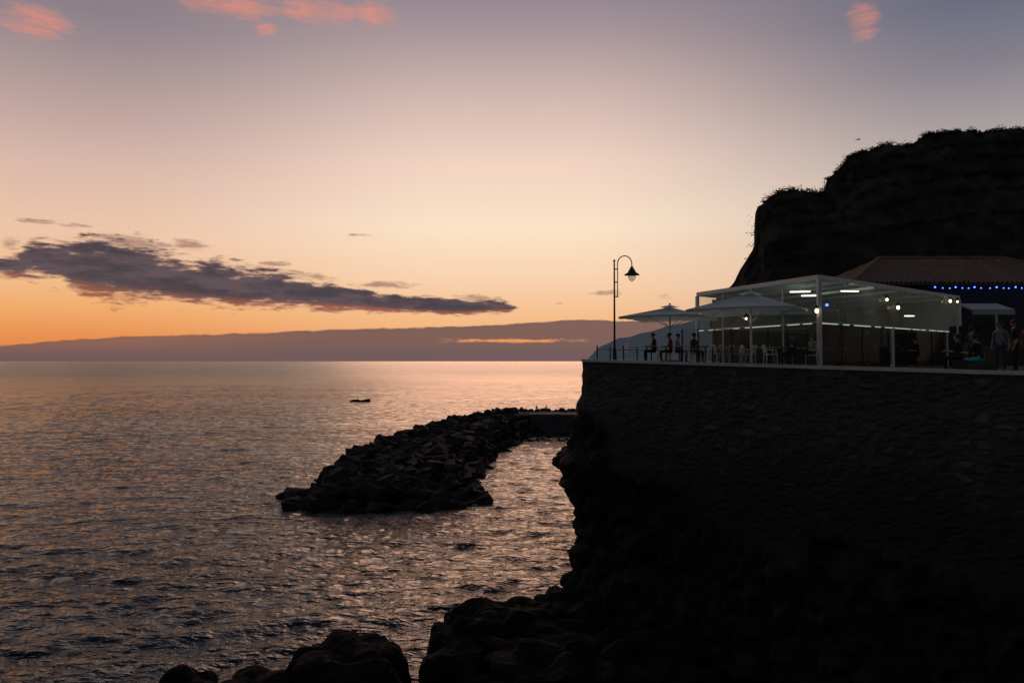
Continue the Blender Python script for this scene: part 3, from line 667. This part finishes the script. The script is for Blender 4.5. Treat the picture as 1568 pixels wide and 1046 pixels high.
# ------------------------------------------------------------ PEOPLE
def person(x,y,rot,pose,top,bot,z=None,hair='hair',scale=1.0,sleeve=True):
    pts={};E_=[];rad={}
    def J(n,p,r,par=None): pts[n]=Vector(p); rad[n]=r; 
    J('pel',(0,0,.95),.135); J('waist',(0,0,1.08),.12); J('chest',(0,0,1.30),.15); J('up',(0,0,1.42),.10); J('neck',(0,.01,1.50),.052); J('jaw',(0,.035,1.57),.07); J('head',(0,.02,1.65),.098); J('crown',(0,.005,1.71),.07)
    E_=[('pel','waist'),('waist','chest'),('chest','up'),('up','neck'),('neck','jaw'),('jaw','head'),('head','crown')]
    for s_,S in((-1,'L'),(1,'R')):
        J('hip'+S,(s_*.1,0,.90),.095); J('knee'+S,(s_*.11,.02,.50),.062); J('calf'+S,(s_*.11,0,.34),.058); J('ank'+S,(s_*.11,-.01,.09),.038); J('toe'+S,(s_*.13,.15,.035),.036)
        J('sh'+S,(s_*.18,0,1.40),.062); J('elb'+S,(s_*.24,-.02,1.12),.042); J('wr'+S,(s_*.25,.07,.88),.026); J('palm'+S,(s_*.25,.09,.82),.034)
        E_+=[('pel','hip'+S),('hip'+S,'knee'+S),('knee'+S,'calf'+S),('calf'+S,'ank'+S),('ank'+S,'toe'+S),('up','sh'+S),('sh'+S,'elb'+S),('elb'+S,'wr'+S),('wr'+S,'palm'+S)]
    if pose!='stand':
        dz=.95-.53; 
        for k in pts:
            if not k[:-1] in('knee','calf','ank','toe'): pts[k].z-=dz
        lean=.12 if pose=='seat' else .3
        for k in pts:
            if k in('waist','chest','up','neck','jaw','head','crown') or k[:-1] in('sh','elb','wr','palm'): pts[k].y+=(pts[k].z-.53)*lean
        for s_,S in((-1,'L'),(1,'R')):
            pts['hip'+S]=Vector((s_*.1,.02,.52)); pts['knee'+S]=Vector((s_*.14,.45,.52)); pts['calf'+S]=Vector((s_*.14,.46,.35)); pts['ank'+S]=Vector((s_*.14,.43,.09)); pts['toe'+S]=Vector((s_*.16,.58,.035))
            sh=pts['sh'+S]; pts['elb'+S]=sh+Vector((s_*.06,.10,-.27)); pts['wr'+S]=pts['elb'+S]+Vector((-s_*.06,.24,.04)); pts['palm'+S]=pts['wr'+S]+Vector((-s_*.02,.06,-.01))
    for s_,S in((-1,'L'),(1,'R')):
        d=(pts['palm'+S]-pts['wr'+S]).normalized(); sd=Vector((0,1,0)) if pose=='stand' else Vector((1,0,0)); nr=d.cross(sd).normalized(); pc=pts['palm'+S]
        for i,L in enumerate((.062,.074,.078,.07)):
            of=sd*((i-1.5)*.019); J('f%d'%i+S,pc+d*.035+of,.009); J('g%d'%i+S,pc+d*(.035+L*.6)+of+nr*.008*-s_,.008); J('h%d'%i+S,pc+d*(.035+L)+of+nr*.025*-s_,.007); E_+=[('palm'+S,'f%d'%i+S),('f%d'%i+S,'g%d'%i+S),('g%d'%i+S,'h%d'%i+S)]
        J('t0'+S,pc-d*.005+sd*.035,.011); J('t1'+S,pc+d*.03+sd*.06,.009); E_+=[('palm'+S,'t0'+S),('t0'+S,'t1'+S)]
    J('nose',(pts['head']+Vector((0,.105,-.03))),.014); E_.append(('head','nose'))
    names=list(pts); me=bpy.data.meshes.new('p'); me.from_pydata([pts[n] for n in names],[(names.index(a),names.index(b_)) for a,b_ in E_],[])
    o=bpy.data.objects.new('person_tmp',me); sc.collection.objects.link(o)
    sm=o.modifiers.new('s','SKIN'); sm.use_smooth_shade=True
    for i,n in enumerate(names):
        v=me.skin_vertices[0].data[i]; rr_=rad[n]; v.radius=(rr_*(1.25 if n in('chest','pel','waist') else 1),rr_*(.85 if n in('chest','waist') else 1)); v.use_root=(n=='pel')
    o.modifiers.new('u','SUBSURF').levels=1
    dg=bpy.context.evaluated_depsgraph_get(); ev=o.evaluated_get(dg); m2=bpy.data.meshes.new_from_object(ev)
    bpy.data.objects.remove(o)
    V=[v.co.copy() for v in m2.vertices]
    segs=[]
    for a,b_ in E_:
        n=b_.rstrip('LR') if b_ not in('up',) else b_
        if n in('knee','hip') : l=bot
        elif n in('calf','ank'): l=bot if pose!='sit_shorts' else 'skin'
        elif n=='toe': l='shoe'
        elif n in('waist','chest','up','sh','elb') : l=top
        else: l='skin'
        segs.append((pts[a],pts[b_],l))
    mb=MB(); hc=pts['head']
    lab={}
    for pl in m2.polygons:
        c_=sum((V[i] for i in pl.vertices),Vector())/len(pl.vertices); best=9;lb=top
        for a,b_,l in segs:
            ab=b_-a; t=max(0,min(1,(c_-a).dot(ab)/ab.length_squared)); q=(c_-a-ab*t).length
            if q<best: best=q; lb=l
        if c_.z>hc.z-.06 and (c_-hc).length<.2 and (c_.y<hc.y+.02 or c_.z>hc.z+.05): lb=hair
        lab[pl.index]=lb
    for l in set(lab.values()): mb.mid(l)
    mb.v=[tuple(v) for v in V]; mb.f=[tuple(pl.vertices) for pl in m2.polygons]; mb.mi=[mb.mid(lab[pl.index]) for pl in m2.polygons]; mb.sm=[True]*len(mb.f)
    mb.lathe((hc.x,hc.y-.02,hc.z+.0),[(.104,.0),(.108,.04),(.09,.085),(.05,.112),(.001,.12)],hair,14)
    for s_ in(-1,1):
        mb.ball((hc.x+s_*.035,hc.y+.088,hc.z),.012,'eye'); mb.ball((hc.x+s_*.098,hc.y,hc.z-.02),.022,'skin',1.4)
    mb.box((hc.x,hc.y+.09,hc.z-.075),(.045,.012,.008),'red')
    z=zt(x,y) if z is None else z
    o=mb.obj('person'); o.location=(x,y,z); o.rotation_euler=(0,0,rot); o.scale=(scale,)*3; return o
def at(px,d): return gx(px,d),d
Pp=[(1028,33.0,1.4,'seat','red','black'),(1035,34.0,-1.6,'seat','grey','blue'),(1060,32.3,-1.2,'seat','black','black'),(1216,29.3,1.2,'seat','black','blue'),(1245,32.6,2.2,'seat','grey','black'),(1003,33.9,1.5,'seat','black','black'),
(1285,31.6,.5,'stand','black','black'),(1330,34.2,2.6,'stand','blue','black'),(1375,36.2,1.2,'seat','grey','black'),(1425,35.6,-2.6,'stand','black','blue'),(1404,33.6,1.6,'seat','black','black')]
for px,d,rt,ps_,tp,bt_ in Pp: x,y=at(px,d); person(x,y,rt,ps_,tp,bt_)
x,y=at(1502,23.7); person(x,y,.5,'sit_shorts','black','teal',z=zt(x,y)-.10)
mb=MB(); mb.box((x,y-.05,zt(x,y)+.16),(.8,.42,.32),'dwall',.5); mb.obj('stone_bench')
x,y=at(1470,24.3); person(x,y,.9,'seat','black','black',z=zt(x,y)-.02,scale=.95); mb=MB(); mb.box((x,y-.05,zt(x,y)+.2),(.55,.45,.4),'dwall',.9); mb.obj('stone_bench')
x,y=at(1532,26.2); person(x,y,2.4,'stand','grey','blue')
x,y=at(1554,24.6); person(x,y,1.2,'stand','black','black')
x,y=at(1575,25.3); person(x,y,-1.2,'stand','red','black')
x,y=at(1488,27.5); person(x,y,-1.2,'stand','blue','black',scale=.92)
person(gx(822,142),142,2.6,'seat','black','black',z=3.35-.1); person(gx(836,142),142.3,-2.4,'seat','grey','black',z=3.25)
mb=MB(); mb.box((gx(822,142),142,3.55),(.5,.5,.4),'conc'); mb.box((gx(836,142),142.3,3.5),(.5,.5,.35),'conc'); mb.obj('fishing_seat')

# ------------------------------------------------------------ CAMERA
cd=bpy.data.cameras.new('camera'); cd.lens=26; cd.sensor_width=36; cd.clip_end=60000; cd.clip_start=.1
co_=bpy.data.objects.new('camera',cd); sc.collection.objects.link(co_); co_.location=(0,0,EYE); co_.rotation_euler=(math.radians(90)+math.atan(30/F),0,0); sc.camera=co_
